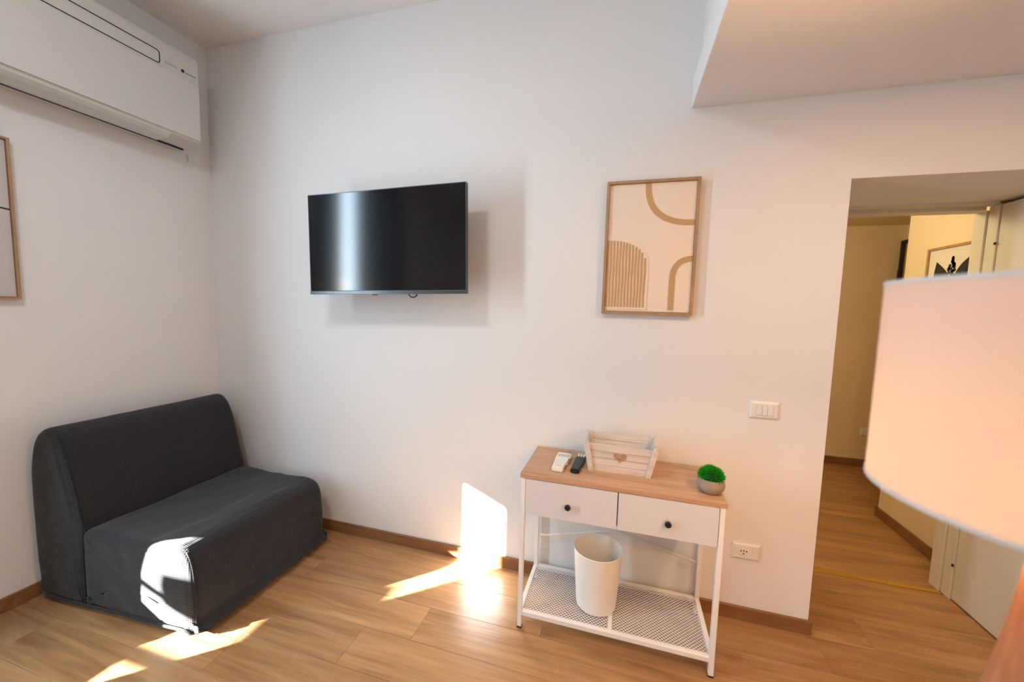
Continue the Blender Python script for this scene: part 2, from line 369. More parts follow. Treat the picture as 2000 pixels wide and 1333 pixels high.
def curtain(name, label, y_outer, edge, folds):
    """edge = [(z, y)...] gives the free edge; pleats run vertically"""
    t = thing(name, label, 'curtain', (0.085, y_outer, 0.02), group='curtains at the window')
    bm = bmesh.new(); zs = [0.03 + 2.8 * i / 48 for i in range(49)]; nu = 72; grid = []
    def e_at(z):
        for (z0, a), (z1, b) in zip(edge[:-1], edge[1:]):
            if z0 <= z <= z1: 
                k = (z - z0) / (z1 - z0); k = k * k * (3 - 2 * k); return a + (b - a) * k
        return edge[-1][1]
    for z in zs:
        rw = []
        for j in range(nu + 1):
            u = j / nu; yy = y_outer + (e_at(z) - y_outer) * u
            xx = 0.026 * math.sin(u * folds * 2 * PI + 0.25 * math.sin(z * 2.1)) + 0.004 * noise.noise((u * 9, z * 2, 3.3))
            if u < 0.08: xx = xx * u / 0.08 - 0.078 * (1 - u / 0.08)
            rw.append(bm.verts.new((xx, yy - y_outer, z - 0.02)))
        grid.append(rw)
    for i in range(len(zs) - 1):
        for j in range(nu): bm.faces.new((grid[i][j], grid[i][j + 1], grid[i + 1][j + 1], grid[i + 1][j]))
    o = obj('cloth', bm, 'curtain_cloth', t, True)
    sm = o.modifiers.new('thickness', 'SOLIDIFY'); sm.thickness = 0.003
    obj('rod_hook', tube([(0, 0.0, 2.80), (0, e_at(2.8) - y_outer, 2.80)], 0.008, 8), 'dark_metal', t)
curtain('curtain', 'dark grey pleated curtain nearest the framed picture', -1.33, [(0, -1.60), (0.31, -1.60), (0.36, -1.44), (0.70, -1.46), (0.80, -1.575), (1.3, -1.58), (1.6, -1.56), (2.9, -1.58)], 4)
curtain('curtain', 'dark grey pleated curtain on the far side of the gap', -2.78, [(0, -1.785), (0.6, -1.79), (0.9, -1.80), (1.3, -1.80), (1.7, -1.815), (2.9, -1.80)], 11)

# ------------------------------------------------------------------ sofa
def catmull(pts, n, closed=True):
    out = []; m = len(pts); dense = []
    for i in range(m if closed else m - 1):
        p0, p1, p2, p3 = [Vector(pts[k % m] if closed else pts[min(max(k, 0), m - 1)]) for k in (i - 1, i, i + 1, i + 2)]
        for s in range(24):
            t = s / 24
            dense.append(0.5 * ((2 * p1) + (-p0 + p2) * t + (2 * p0 - 5 * p1 + 4 * p2 - p3) * t * t + (-p0 + 3 * p1 - 3 * p2 + p3) * t ** 3))
    if not closed: dense.append(Vector(pts[-1]))
    seg = dense + ([dense[0]] if closed else [])
    ln = [0]
    for a, b in zip(seg[:-1], seg[1:]): ln.append(ln[-1] + (b - a).length)
    k = 0
    for i in range(n):
        d = ln[-1] * i / (n if closed else n - 1)
        while k < len(seg) - 2 and ln[k + 1] < d: k += 1
        out.append(seg[k].lerp(seg[k + 1], (d - ln[k]) / max(ln[k + 1] - ln[k], 1e-9)))
    return out
def cushion(profile, ynear, yfar, r, n=110, ms=54, wr=0.004, seed=0.0):
    """profile (x, z) swept along y with rounded ends and soft wrinkles; ynear(x, z), yfar(x, z) give the end faces"""
    pr = catmull(profile, n); nrm = []
    for i in range(n):
        t = (pr[(i + 1) % n] - pr[i - 1]).normalized(); nrm.append(Vector((t.y, -t.x)))
    area = sum(pr[i].x * pr[(i + 1) % n].y - pr[(i + 1) % n].x * pr[i].y for i in range(n))
    if area < 0: nrm = [-v for v in nrm]
    c = sum(pr, Vector((0, 0))) / n
    hw, hh = max(abs(p.x - c.x) for p in pr) - r, max(abs(p.y - c.y) for p in pr) - r
    sects = []                                          # (kind, value): caps scale rings, then sweep
    for s in (0.0, 0.2, 0.4, 0.6, 0.78, 0.9, 0.97): sects.append(('cap', s, 0))
    for i in range(7): 
        a = i / 6 * PI / 2; sects.append(('edge', a, 0))
    for i in range(1, ms): sects.append(('mid', i / ms, None))
    for i in range(6, -1, -1): sects.append(('edge', i / 6 * PI / 2, 1))
    for s in (0.97, 0.9, 0.78, 0.6, 0.4, 0.2, 0.0): sects.append(('cap', s, 1))
    bm = bmesh.new(); rings = []
    for kind, v, end in sects:
        rg = []
        for i in range(n):
            p = pr[i]
            if kind == 'cap':
                q = c + ((p - nrm[i] * r) - c) * v; bulge = 0.0
            elif kind == 'edge':
                q = p - nrm[i] * r * (1 - math.sin(v)); bulge = -r * (1 - math.cos(v))
            else: q = p; bulge = 0
            yn, yf = ynear(q.x, q.y), yfar(q.x, q.y)
            if kind == 'mid': yy = (yn + r) + (yf - yn - 2 * r) * v
            else: yy = yn - bulge if end == 0 else yf + bulge
            x, z = q.x, q.y
            w = noise.noise((x * 7 + seed, yy * 4, z * 7)) + 0.6 * noise.noise((x * 16, yy * 7 + seed, z * 13)) + 0.8 * max(0, noise.noise((x * 5 + yy * 9 + seed, yy * 2 - x * 3, z * 3))) ** 2
            d = wr * w
            if kind == 'cap': yy += (d + 0.012 * max(0, 1 - ((x - c.x) / hw) ** 2) * max(0, 1 - ((z - c.y) / hh) ** 2)) * (-1 if end == 0 else 1)
            else: x += nrm[i].x * d; z += nrm[i].y * d
            rg.append(bm.verts.new((x, yy, max(z, 0.012))))
        rings.append(rg)
    for a, b in zip(rings[:-1], rings[1:]):
        for k in range(n): bm.faces.new((a[k], a[(k + 1) % n], b[(k + 1) % n], b[k]))
    bmesh.ops.remove_doubles(bm, verts=bm.verts[:], dist=0.0003)
    return bm
sofa = thing('sofa', 'dark slate grey armless sofa in a ribbed loose cover in the corner', 'sofa', (0, 0, 0))
yn = lambda x, z: -0.925 + 0.062 * min(max(x, 0), 1)
yfa = lambda x, z: -0.085 - 0.03 * min(max(x, 0), 1)
back_prof = [(0.05, 0.022), (0.028, 0.12), (0.018, 0.30), (0.018, 0.50), (0.024, 0.66), (0.048, 0.76), (0.090, 0.825), (0.145, 0.85), (0.195, 0.835), (0.235, 0.79), (0.268, 0.71), (0.297, 0.61), (0.325, 0.50), (0.350, 0.40), (0.352, 0.25), (0.335, 0.10), (0.325, 0.022)]
seat_prof = [(0.345, 0.022), (0.332, 0.06), (0.335, 0.20), (0.335, 0.35), (0.350, 0.385), (0.40, 0.392), (0.55, 0.386), (0.70, 0.388), (0.84, 0.398), (0.90, 0.398), (0.945, 0.378), (0.970, 0.335), (0.982, 0.26), (0.988, 0.16), (0.985, 0.07), (0.975, 0.022)]
bk = obj('backrest', cushion(back_prof, yn, yfa, 0.035, wr=0.0035), 'slate_fabric', sofa, True)
st = obj('seat', cushion(seat_prof, lambda x, z: yn(x, z) - 0.002, yfa, 0.032, wr=0.006, seed=4.2), 'slate_fabric', sofa, True)
# seams and hem
c = catmull(back_prof[7:14], 26, False)
pts = []
for i in range(26):
    t = (c[min(i + 1, 25)] - c[max(i - 1, 0)]).normalized(); nn = Vector((-t.y, t.x))
    if nn.x < 0: nn = -nn
    pts.append((c[i].x - nn.x * 0.007, yn(c[i].x, 0) + 0.007, c[i].y - nn.y * 0.007))
obj('seam', tube(pts, 0.003, 6), 'seam_dark', bk, True)
obj('seam', tube([(0.347, yn(0.34, 0) - 0.001, z) for z in (0.385, 0.3, 0.2, 0.1, 0.03)], 0.0035, 6), 'seam_dark', st, True)
fc = catmull(seat_prof[10:16], 12, False)
obj('seam', tube([(p.x - 0.008, yn(0.97, 0) + 0.008, p.y) for p in fc], 0.003, 6), 'seam_dark', st, True)
hem = []
for x in [0.05 + 0.92 * i / 16 for i in range(17)]: hem.append((x, yn(x, 0) - 0.006 + 0.012 * (1 if x < 0.06 else 0), 0.030 + 0.004 * noise.noise((x * 6, 0, 0))))
for i in range(1, 5): a = i / 5 * PI / 2; hem.append((0.955 + 0.034 * math.sin(a), yn(0.97, 0) + 0.026 - 0.032 * math.cos(a), 0.028))
y0, y1 = yn(0.98, 0) + 0.03, yfa(0.98, 0) - 0.03
for i in range(15): hem.append((0.989 + 0.003 * noise.noise((0, i * 0.7, 5)), y0 + (y1 - y0) * i / 14, 0.030))
for i in range(1, 5): a = i / 5 * PI / 2; hem.append((0.955 + 0.034 * math.cos(a), yfa(0.97, 0) - 0.026 + 0.030 * math.sin(a), 0.03))
for x in [0.95 - 0.9 * i / 8 for i in range(9)]: hem.append((x, yfa(x, 0) + 0.004, 0.03))
obj('hem', tube(hem, 0.006, 8), 'slate_fabric', sofa, True)
for lx, ly in ((0.93, -0.845), (0.93, -0.15), (0.10, -0.84), (0.10, -0.15)):
    obj('leg', lathe([(0.018, 0.0), (0.02, 0.004), (0.02, 0.05)], 14, (lx, ly)), 'black_rubber', sofa)

# ------------------------------------------------------------------ air conditioner
AY0, AY1, AX = -1.22, -0.192, 0.2
ac = thing('air_conditioner', 'large white wall-mounted air conditioner above the sofa', 'air conditioner', (0, AY1, 2.37))
ac_prof = [(0.001, 2.372), (0.09, 2.372), (0.165, 2.382), (0.192, 2.396), (AX, 2.42), (AX, 2.852), (0.188, 2.872), (0.165, 2.878), (0.001, 2.878)]
def up_ac(o): o.location = (0, -AY1, -2.37); return o
bm = prism(ac_prof, lambda a, b, h: (a, AY0 + h, b), AY1 - AY0)
bmesh.ops.bevel(bm, geom=[e for e in bm.edges if abs(e.verts[0].co.y - e.verts[1].co.y) < 1e-5 and max(v.co.x for v in e.verts) > 0.01], offset=0.008, segments=3, affect='EDGES')
up_ac(obj('body', bm, 'ac_plastic', ac, True, 35))
up_ac(obj('front_panel', box((AX - 0.004, AY0 + 0.012, 2.405), (AX + 0.004, AY1 - 0.006, 2.722), 0.002, 1), 'ac_plastic', ac))
def rrect(y0, y1, z0, z1, r, n=6):
    P = []
    for cy, cz, a0 in ((y1 - r, z1 - r, 0), (y0 + r, z1 - r, 1), (y0 + r, z0 + r, 2), (y1 - r, z0 + r, 3)):
        for i in range(n + 1): a = (a0 + i / n) * PI / 2; P.append((cy + r * math.cos(a), cz + r * math.sin(a)))
    return P
up_ac(obj('intake_slot', tube([(AX + 0.001, a, b) for a, b in rrect(AY0 + 0.12, -0.398, 2.738, 2.803, 0.014)], 0.0026, 6, True), 'black_plastic', ac))
up_ac(obj('air_flap', prism([(0.076, 2.366), (0.165, 2.374), (0.190, 2.389), (0.195, 2.396), (0.17, 2.386), (0.09, 2.374)], lambda a, b, h: (a, AY0 + 0.03 + h, b), AY1 - AY0 - 0.19), 'ac_flap', ac))
up_ac(obj('flap_gap', box((0.066, AY0 + 0.03, 2.363), (0.076, AY1 - 0.02, 2.3725)), 'dark_metal', ac))
up_ac(obj('corner_cover', box((AX + 0.003, -0.347, 2.408), (AX + 0.0055, AY1 - 0.012, 2.462), 0.001, 1), 'ac_plastic', ac))
up_ac(obj('receiver_dot', tube([(AX - 0.002, -0.283, 2.763), (AX + 0.003, -0.283, 2.763)], 0.0085, 16), 'black_plastic', ac))
led = None
for k in range(5):
    if led is None: led = up_ac(obj('indicator', tube([(AX - 0.002, -0.262, 2.762), (AX + 0.002, -0.262, 2.762)], 0.0026, 8), 'black_plastic', ac))
    else: share(led, ac, (0, -AY1 + 0.0112 * k, -2.37))
for k, w in enumerate((0.008, 0.006, 0.009, 0.006, 0.007, 0.006)):
    y_ = -0.372 + 0.0108 * k
    up_ac(obj('print_mark', box((AX - 0.001, y_, 2.759 + 0.0), (AX + 0.0006, y_ + w, 2.767)), 'grey_print', ac))
up_ac(obj('drain_tab', box((0.0005, AY1 + 0.05, 2.33), (0.008, AY1 + 0.056, 2.372)), 'ac_plastic', ac))

# ------------------------------------------------------------------ picture on the left wall
def picture_frame(t, wd, ht, m, fw, dep, n=Vector((0, -1, 0)), u=Vector((1, 0, 0))):
    """four frame members; local origin bottom-left on the wall; n = outward, u = to the right"""
    def P(a, b, h): return u * a + Vector((0, 0, 1)) * b + n * h
    for pl in ([(0, 0), (wd, 0), (wd - fw, fw), (fw, fw)], [(0, ht), (wd, ht), (wd - fw, ht - fw), (fw, ht - fw)], [(0, 0), (fw, fw), (fw, ht - fw), (0, ht)], [(wd, 0), (wd - fw, fw), (wd - fw, ht - fw), (wd, ht)]):
        bm = bmesh.new()
        lo = [bm.verts.new(P(a, b, 0.001)) for a, b in pl]; hi = [bm.verts.new(P(a, b, dep)) for a, b in pl]
        bm.faces.new(lo); bm.faces.new(hi)
        for i in range(4): bm.faces.new((lo[i], lo[(i + 1) % 4], hi[(i + 1) % 4], hi[i]))
        obj('frame_member', bm, m, t)
    return P
lp = thing('framed_picture', 'grey abstract canvas with a black line in a thin oak frame, left wall', 'picture', (0, -1.30, 1.443))
P = picture_frame(lp, 0.40, 0.714, 'frame_wood', 0.010, 0.03, Vector((1, 0, 0)), Vector((0, 1, 0)))
obj('canvas', prism([(0.012, 0.012), (0.388, 0.012), (0.388, 0.702), (0.012, 0.702)], lambda a, b, h: P(a, b, 0.002 + h), 0.018), 'canvas_grey', lp)
obj('shadow_gap', prism([(0.01, 0.01), (0.39, 0.01), (0.39, 0.704), (0.01, 0.704)], lambda a, b, h: P(a, b, 0.002 + h), 0.006), 'ink_black', lp)
obj('painted_line', strip([(0.05, 0.30), (0.10, 0.42), (0.18, 0.475), (0.28, 0.455), (0.33, 0.418), (0.355, 0.404), (0.388, 0.401)], 0.007, lambda a, b, h: P(a, b, 0.0195 + h), 0.001), 'ink_black', lp)
obj('painted_line', strip([(0.05, 0.30), (0.06, 0.18), (0.16, 0.10), (0.30, 0.12)], 0.006, lambda a, b, h: P(a, b, 0.0195 + h), 0.001), 'ink_black', lp)

# ------------------------------------------------------------------ television
TVW, TVH = 0.937, 0.540
tv = thing('television', 'flat black television mounted on the wall above the sofa end', 'television', (1.460, -0.2, 1.792), (0, math.radians(-1.15), math.radians(0.4)))
obj('housing', box((-TVW / 2, 0.001, -TVH / 2), (TVW / 2, 0.022, TVH / 2), 0.002, 1), 'black_plastic', tv)
obj('back_housing', box((-0.36, 0.022, -0.24), (0.36, 0.065, 0.10), 0.008), 'black_plastic', tv)
obj('screen', box((-TVW / 2 + 0.004, -0.0015, -TVH / 2 + 0.018), (TVW / 2 - 0.004, 0.001, TVH / 2 - 0.004)), 'screen_glass', tv)
obj('side_bezel', boxes([((-TVW / 2, -0.003, -TVH / 2 + 0.017), (-TVW / 2 + 0.003, 0.004, TVH / 2)), ((TVW / 2 - 0.003, -0.003, -TVH / 2 + 0.017), (TVW / 2, 0.004, TVH / 2)), ((-TVW / 2 + 0.003, -0.003, TVH / 2 - 0.004), (TVW / 2 - 0.003, 0.004, TVH / 2))]), 'bezel_metal', tv)
obj('bottom_bezel', box((-TVW / 2 - 0.001, -0.007, -TVH / 2 - 0.002), (TVW / 2 + 0.001, 0.022, -TVH / 2 + 0.017), 0.003, 2), 'bezel_metal', tv)
obj('indicator_tab', box((-0.072, -0.004, -TVH / 2 - 0.008), (-0.045, 0.01, -TVH / 2 - 0.002), 0.002, 1), 'red_plastic', tv)
obj('cable_loop', tube([(0.148 + 0.025 * math.cos(a), 0.04, -TVH / 2 + 0.004 - 0.022 * math.sin(a)) for a in [PI * i / 14 for i in range(15)]], 0.003, 8), 'black_rubber', tv, True)
obj('wall_mount', boxes([((-0.10, 0.065, -0.14), (0.10, 0.078, 0.06)), ((-0.03, 0.078, -0.08), (0.03, 0.187, 0.0)), ((-0.06, 0.187, -0.14), (0.06, 0.198, 0.06))]), 'dark_metal', tv)

# ------------------------------------------------------------------ boho wall art
ART_W, ART_H = 0.414, 0.630
art = thing('wall_art', 'cream plaster relief art with tan arcs in an oak frame on back wall', 'wall art', (2.583, 0, 1.451))
P = picture_frame(art, ART_W, ART_H, 'frame_wood', 0.013, 0.030)
iw, ih = ART_W - 0.028, ART_H - 0.028
A = lambda u, v, h: P(0.014 + u * iw, 0.014 + (1 - v) * ih, 0.018 + h)
obj('plaster_panel', prism([(0, 0), (1, 0), (1, 1), (0, 1)], lambda u, v, h: A(u, v, h - 0.016), 0.016), 'plaster_cream', art)
def superq(cx, cy, a, b, n, t0, t1, m=22):
    out = []
    for i in range(m + 1):
        t = t0 + (t1 - t0) * i / m; c, s = math.cos(t), math.sin(t)
        out.append((cx + a * math.copysign(abs(c) ** (2 / n), c), cy + b * math.copysign(abs(s) ** (2 / n), s)))
    return out
S = lambda L_: [(u * iw, v * ih) for u, v in L_]
AA = lambda x, y, h: A(x / iw, y / ih, h)
obj('arc_band', strip(S(superq(1.0, 0.0, 0.545, 0.31, 2.5, PI, PI / 2)), 0.026, AA, 0.002), 'plaster_tan', art)
obj('arch_band', strip(S([(0.783, 0.985), (0.783, 0.9), (0.783, 0.8)] + superq(1.0, 0.74, 0.217, 0.155, 2.3, PI, 1.5 * PI)), 0.026, AA, 0.002), 'plaster_tan', art)
arch = S([(0.505, 0.985), (0.505, 0.75)] + superq(0.0, 0.66, 0.505, 0.25, 2.4, 0, -PI / 2))
obj('raised_arch', prism(arch + [(0, 0.985 * ih)], AA, 0.003), 'plaster_cream', art)
for k in range(13):
    u = 0.012 + 0.0375 * k
    q = min(u / 0.485, 1); top = 0.66 - 0.235 * (1 - q ** 2.4) ** (1 / 2.4)
    pts = [(u + 0.0025 * math.sin(v * 21 + k), v) for v in [top + 0.012 + (0.968 - top - 0.012) * i / 12 for i in range(13)]]
    obj('groove_stripe', strip(S(pts), 0.0098, lambda x, y, h: AA(x, y, 0.003 + h), 0.0012), 'plaster_tan', art)

# ------------------------------------------------------------------ console table
X0, X1, Y0, Y1, TH = 2.284, 3.113, -0.380, -0.018, 0.736
ct = thing('console_table', 'white metal console table with oak top and two white drawers', 'console table', (X0, Y0, 0))
def cobj(name, bm, m, parent=None, **k):
    bm.transform(Matrix.Translation((-X0, -Y0, 0))); return obj(name, bm, m, parent or ct, **k)
cobj('tabletop', box((X0, Y0 - 0.002, TH - 0.021), (X1, Y1, TH), 0.0015, 1), 'oak_top')
LG = 0.020
for x in (X0 + 0.004, X1 - LG - 0.004):
    for y_ in (Y0 + 0.002, Y1 - LG - 0.004):
        lg = cobj('leg', box((x, y_, 0.006), (x + LG, y_ + LG, TH - 0.021), 0.0015, 1), 'white_metal')
        cobj('foot_cap', box((x - 0.0005, y_ - 0.0005, 0), (x + LG + 0.0005, y_ + LG + 0.0005, 0.006)), 'black_rubber', lg)
cobj('drawer_case', boxes([((X0 + 0.024, Y0 + 0.03, 0.565), (X1 - 0.024, Y1 - 0.024, 0.713))]), 'white_drawer')
cobj('case_shadow_frame', boxes([((X0 + 0.024, Y0 + 0.024, 0.556), (X1 - 0.024, Y0 + 0.03, 0.714))]), 'dark_metal')
for a, b_, k in ((X0 + 0.0255, 2.7035, 2.500), (2.7075, X1 - 0.0265, 2.902)):
    d = cobj('drawer', box((a, Y0 + 0.001, 0.551), (b_, Y0 + 0.017, 0.712), 0.0012, 1), 'white_drawer')
    bm = lathe([(0.006, 0), (0.006, 0.010), (0.0125, 0.013), (0.0135, 0.019), (0.011, 0.024), (0.0, 0.0245)], 20)
    bm.transform(Matrix.Translation((k, Y0 + 0.001, 0.619)) @ Matrix.Rotation(PI / 2, 4, 'X'))
    cobj('knob', bm, 'black_plastic', d, smooth=True, angle=40)
# shelf: frame tubes, middle bar, two expanded-metal panels
SZ = 0.085; r0 = 0.022
cobj('shelf_rail', box((X0 + 0.024, Y0 + 0.001, SZ - r0), (X1 - 0.024, Y0 + 0.001 + r0, SZ), 0.0015, 1), 'white_metal')
cobj('shelf_rail', box((X0 + 0.024, Y1 - 0.004 - r0, SZ - r0), (X1 - 0.024, Y1 - 0.004, SZ), 0.0015, 1), 'white_metal')
cobj('shelf_rail', box((X0 + 0.004, Y0 + 0.022, SZ - r0), (X0 + 0.024, Y1 - 0.024, SZ), 0.0015, 1), 'white_metal')
cobj('shelf_rail', box((X1 - 0.024, Y0 + 0.022, SZ - r0), (X1 - 0.004, Y1 - 0.024, SZ), 0.0015, 1), 'white_metal')
XM = (X0 + X1) / 2
cobj('shelf_bar', box((XM - 0.009, Y0 + 0.023, SZ - 0.010), (XM + 0.009, Y1 - 0.026, SZ - 0.001), 0.001, 1), 'white_metal')
def expanded(x0, x1, y0, y1, z):
    bm = bmesh.new(); cw, ch, w, t = 0.0165, 0.0082, 0.0030, 0.0016
    nx = int((x1 - x0) / cw); cw = (x1 - x0) / nx; ny = int((y1 - y0) / ch); ch = (y1 - y0) / ny
    for j in range(ny + 1):
        yb = y0 + j * ch; top = []
        for i in range(2 * nx + 1):
            x = x0 + i * cw / 2; s = 1 if (i + j) % 2 else -1
            yy = min(max(yb + s * (ch / 2 - w / 2), y0), y1)
            top.append((x, yy))
        L0 = [[bm.verts.new((x, yy + o * w / 2, z + h)) for x, yy in top] for o, h in ((-1, 0), (1, 0), (1, -t), (-1, -t))]
        for i in range(2 * nx):
            for a, b in ((0, 1), (1, 2), (3, 0)): bm.faces.new((L0[a][i], L0[a][i + 1], L0[b][i + 1], L0[b][i]))
    return bm
for a, b_ in ((X0 + 0.024, XM - 0.009), (XM + 0.009, X1 - 0.024)):
    e = cobj('mesh_panel', expanded(a, b_, Y0 + 0.023, Y1 - 0.026, SZ - 0.004), 'white_metal'); e['kind'] = 'stuff'
# bent brace rods at the back
cobj('brace_rod', tube([(X0 + 0.02, Y1 - 0.014, 0.252), (X0 + 0.06, Y1 - 0.014, 0.254), (XM - 0.06, Y1 - 0.014, 0.332), (XM, Y1 - 0.014, 0.344), (XM + 0.06, Y1 - 0.014, 0.337), (X1 - 0.02, Y1 - 0.014, 0.262)], 0.005, 8), 'white_metal', smooth=True)

# ------------------------------------------------------------------ things on the console
TT = TH + 0.0005
# wooden crate
crate = thing('wooden_crate', 'small whitewashed slatted wooden crate with a heart on the console', 'crate', (2.704, -0.17, TT))
BXh, BYh, TXh, TYh, CH = 0.130, 0.072, 0.155, 0.095, 0.132
def face_pt(side, u, v, h):
    """side 0 front(-y) 1 right 2 back 3 left ; u -1..1 , v 0..1 , h outward"""
    ax, ay = BXh + (TXh - BXh) * v, BYh + (TYh - BYh) * v
    z = CH * v
    if side == 0: return Vector((u * ax, -ay - h, z))
    if side == 2: return Vector((-u * ax, ay + h, z))
    if side == 1: return Vector((ax + h, u * ay, z))
    return Vector((-ax - h, -u * ay, z))
def slab(side, u0, u1, v0, v1, h0, h1):
    bm = bmesh.new(); q = []
    for h in (h0, h1): q += [bm.verts.new(face_pt(side, u, v, h)) for u, v in ((u0, v0), (u1, v0), (u1, v1), (u0, v1))]
    for f in ((0, 3, 2, 1), (4, 5, 6, 7), (0, 1, 5, 4), (1, 2, 6, 5), (2, 3, 7, 6), (3, 0, 4, 7)): bm.faces.new([q[i] for i in f])
    return bm
for s in range(4):
    for k in range(4):
        v0 = k * 0.25 + (0.0 if k == 0 else 0.008)
        obj('slat', slab(s, -0.985, 0.985, v0, (k + 1) * 0.25 - 0.008, -0.007, 0.0), 'washed_wood', crate)
for s in (0, 2):
    for a, b_ in ((-1.03, -0.86), (0.86, 1.03)): obj('corner_post', slab(s, a, b_, 0.0, 1.0, 0.0002, 0.008), 'washed_wood', crate)
for s in (1, 3):
    for a, b_ in ((-1.0, -0.80), (0.80, 1.0)): obj('corner_post', slab(s, a, b_, 0.0, 1.04, -0.016, -0.0072), 'washed_wood', crate)
obj('bottom_board', box((-BXh + 0.008, -BYh + 0.008, 0.001), (BXh - 0.008, BYh - 0.008, 0.008)), 'washed_wood', crate)
heart = []
for i in range(40):
    t = 2 * PI * i / 40
    heart.append((0.0265 * math.sin(t) ** 3, 0.0235 * (13 * math.cos(t) - 5 * math.cos(2 * t) - 2 * math.cos(3 * t) - math.cos(4 * t)) / 16))
Hh = lambda a, b, h: face_pt(0, a / (BXh + (TXh - BXh) * 0.6), 0.60 + b / CH, 0.0003 + h)
hb = obj('heart', prism(heart, Hh, 0.004), 'heart_wood', crate)
bm = bmesh.new(); add_tube(bm, [Hh(a * 0.80, b * 0.78, 0.0042) for a, b in heart], 0.0007, 5, True)
add_tube(bm, [Hh(-0.014 + 0.028 * i / 24, 0.002 + 0.0035 * math.sin(i * 1.25), 0.0043) for i in range(25)], 0.0006, 5)
obj('engraving', bm, 'plaster_cream', hb)
# remotes
def rbox(w0, w1, ln, th, bev):
    """tapered slab: w0 at -y end, w1 at +y end"""
    bm = bmesh.new()
    pl = [(-w0 / 2, -ln / 2), (w0 / 2, -ln / 2), (w0 / 2 * 1.0, -ln * 0.05), (w1 / 2, ln * 0.2), (w1 / 2, ln / 2), (-w1 / 2, ln / 2), (-w1 / 2, ln * 0.2), (-w0 / 2, -ln * 0.05)]
    lo = [bm.verts.new((a, b, 0)) for a, b in pl]; hi = [bm.verts.new((a, b, th)) for a, b in pl]
    bm.faces.new(lo[::-1]); bm.faces.new(hi)
    for i in range(8): bm.faces.new((lo[i], lo[(i + 1) % 8], hi[(i + 1) % 8], hi[i]))
    bmesh.ops.bevel(bm, geom=bm.edges[:], offset=bev, segments=2, affect='EDGES')
    return bm
rw = thing('remote_control', 'white air conditioner remote lying on the console', 'remote', (2.441, -0.222, TT), (0, 0, math.radians(-3)))
obj('body', rbox(0.052, 0.070, 0.190, 0.022, 0.004), 'white_plastic', rw, True, 40)
for i, (bx_, by_) in enumerate([(x, y_) for y_ in (0.062, 0.046) for x in (-0.021, -0.007, 0.007, 0.021)]):
    obj('button', box((bx_ - 0.0055, by_ - 0.005, 0.021), (bx_ + 0.0055, by_ + 0.005, 0.0236), 0.001, 1), 'grey_print', rw)
for k in range(3): obj('groove', box((-0.02, -0.005 - 0.022 * k, 0.0215), (0.02, -0.0035 - 0.022 * k, 0.0224)), 'lamp_trim', rw)
obj('print_mark', box((-0.012, -0.072, 0.0215), (0.012, -0.068, 0.0223)), 'grey_print', rw)
rk = thing('remote_control', 'black television remote lying beside the wooden crate', 'remote', (2.521, -0.207, TT), (0, 0, math.radians(-4)))
obj('body', rbox(0.040, 0.043, 0.205, 0.020, 0.004), 'black_plastic', rk, True, 40)
for k in range(3): obj('light_button', box((-0.0185 + 0.0128 * k, 0.058, 0.0190), (-0.0085 + 0.0128 * k, 0.096, 0.0212), 0.001, 1), 'white_plastic', rk)
bt = None
for j in range(8):
    for i in range(3):
        pos = (-0.012 + 0.012 * i, 0.044 - 0.017 * j, 0)
        if bt is None: bt = obj('button', box((-0.0042, -0.0045, 0.019), (0.0042, 0.0045, 0.0217), 0.001, 1), 'bezel_metal', rk); bt.location = pos
        else: share(bt, rk, pos)
# small plant
pl = thing('potted_plant', 'small artificial green plant in a round grey pot on the console', 'plant', (3.066, -0.296, TT))
obj('pot', lathe([(0.0, 0.0), (0.030, 0.0), (0.040, 0.006), (0.050, 0.022), (0.0525, 0.036), (0.050, 0.050), (0.046, 0.060), (0.042, 0.060), (0.044, 0.050), (0.0, 0.048)], 40, cap=False), 'pot_concrete', pl, True, 50)
bm = bmesh.new(); random.seed(3)
bmesh.ops.create_icosphere(bm, subdivisions=3, radius=0.038, matrix=Matrix.Translation((0, 0, 0.066)) @ Matrix.Diagonal((1, 1, 0.75, 1)))
obj('foliage_core', bm, 'leaf_dark', pl, True)
bm = bmesh.new()
for k in range(900):
    z = random.uniform(-0.12, 1.0); a = random.uniform(0, 2 * PI); rr = math.sqrt(max(0, 1 - z * z))
    n_ = Vector((rr * math.cos(a), rr * math.sin(a), z))
    n_ = (n_ + Vector((random.gauss(0, .18), random.gauss(0, .18), random.gauss(0, .18)))).normalized()
    b0 = Vector((n_.x * 0.036, n_.y * 0.036, 0.064 + n_.z * 0.030)); ln = random.uniform(0.012, 0.021)
    s = n_.cross(Vector((random.gauss(0, 1), random.gauss(0, 1), random.gauss(0, 1)))).normalized()
    tip = b0 + n_ * ln; w_ = 0.0021; up_ = s.cross(n_) * 0.0009
    mid = b0 + n_ * ln * 0.6
    v = [bm.verts.new(p) for p in (b0, mid + s * w_ + up_, tip, mid - s * w_ + up_)]
    bm.faces.new((v[0], v[1], v[2])); bm.faces.new((v[0], v[2], v[3]))
lf = obj('foliage', bm, 'leaf_green', pl); lf['kind'] = 'stuff'
# waste bin on the shelf
bz = SZ + 0.0005
wb = tag(obj('waste_bin', lathe([(0.0, bz), (0.083, bz), (0.090, bz + 0.004), (0.092, bz + 0.012), (0.1105, bz + 0.270), (0.1120, bz + 0.276), (0.1105, bz + 0.278), (0.1085, bz + 0.274), (0.0895, bz + 0.012), (0.084, bz + 0.006), (0.0, bz + 0.006)], 64, (2.629, -0.222), cap=False), 'bin_plastic', None, True, 40), 'cream white plastic waste bin standing on the console shelf', 'waste bin')

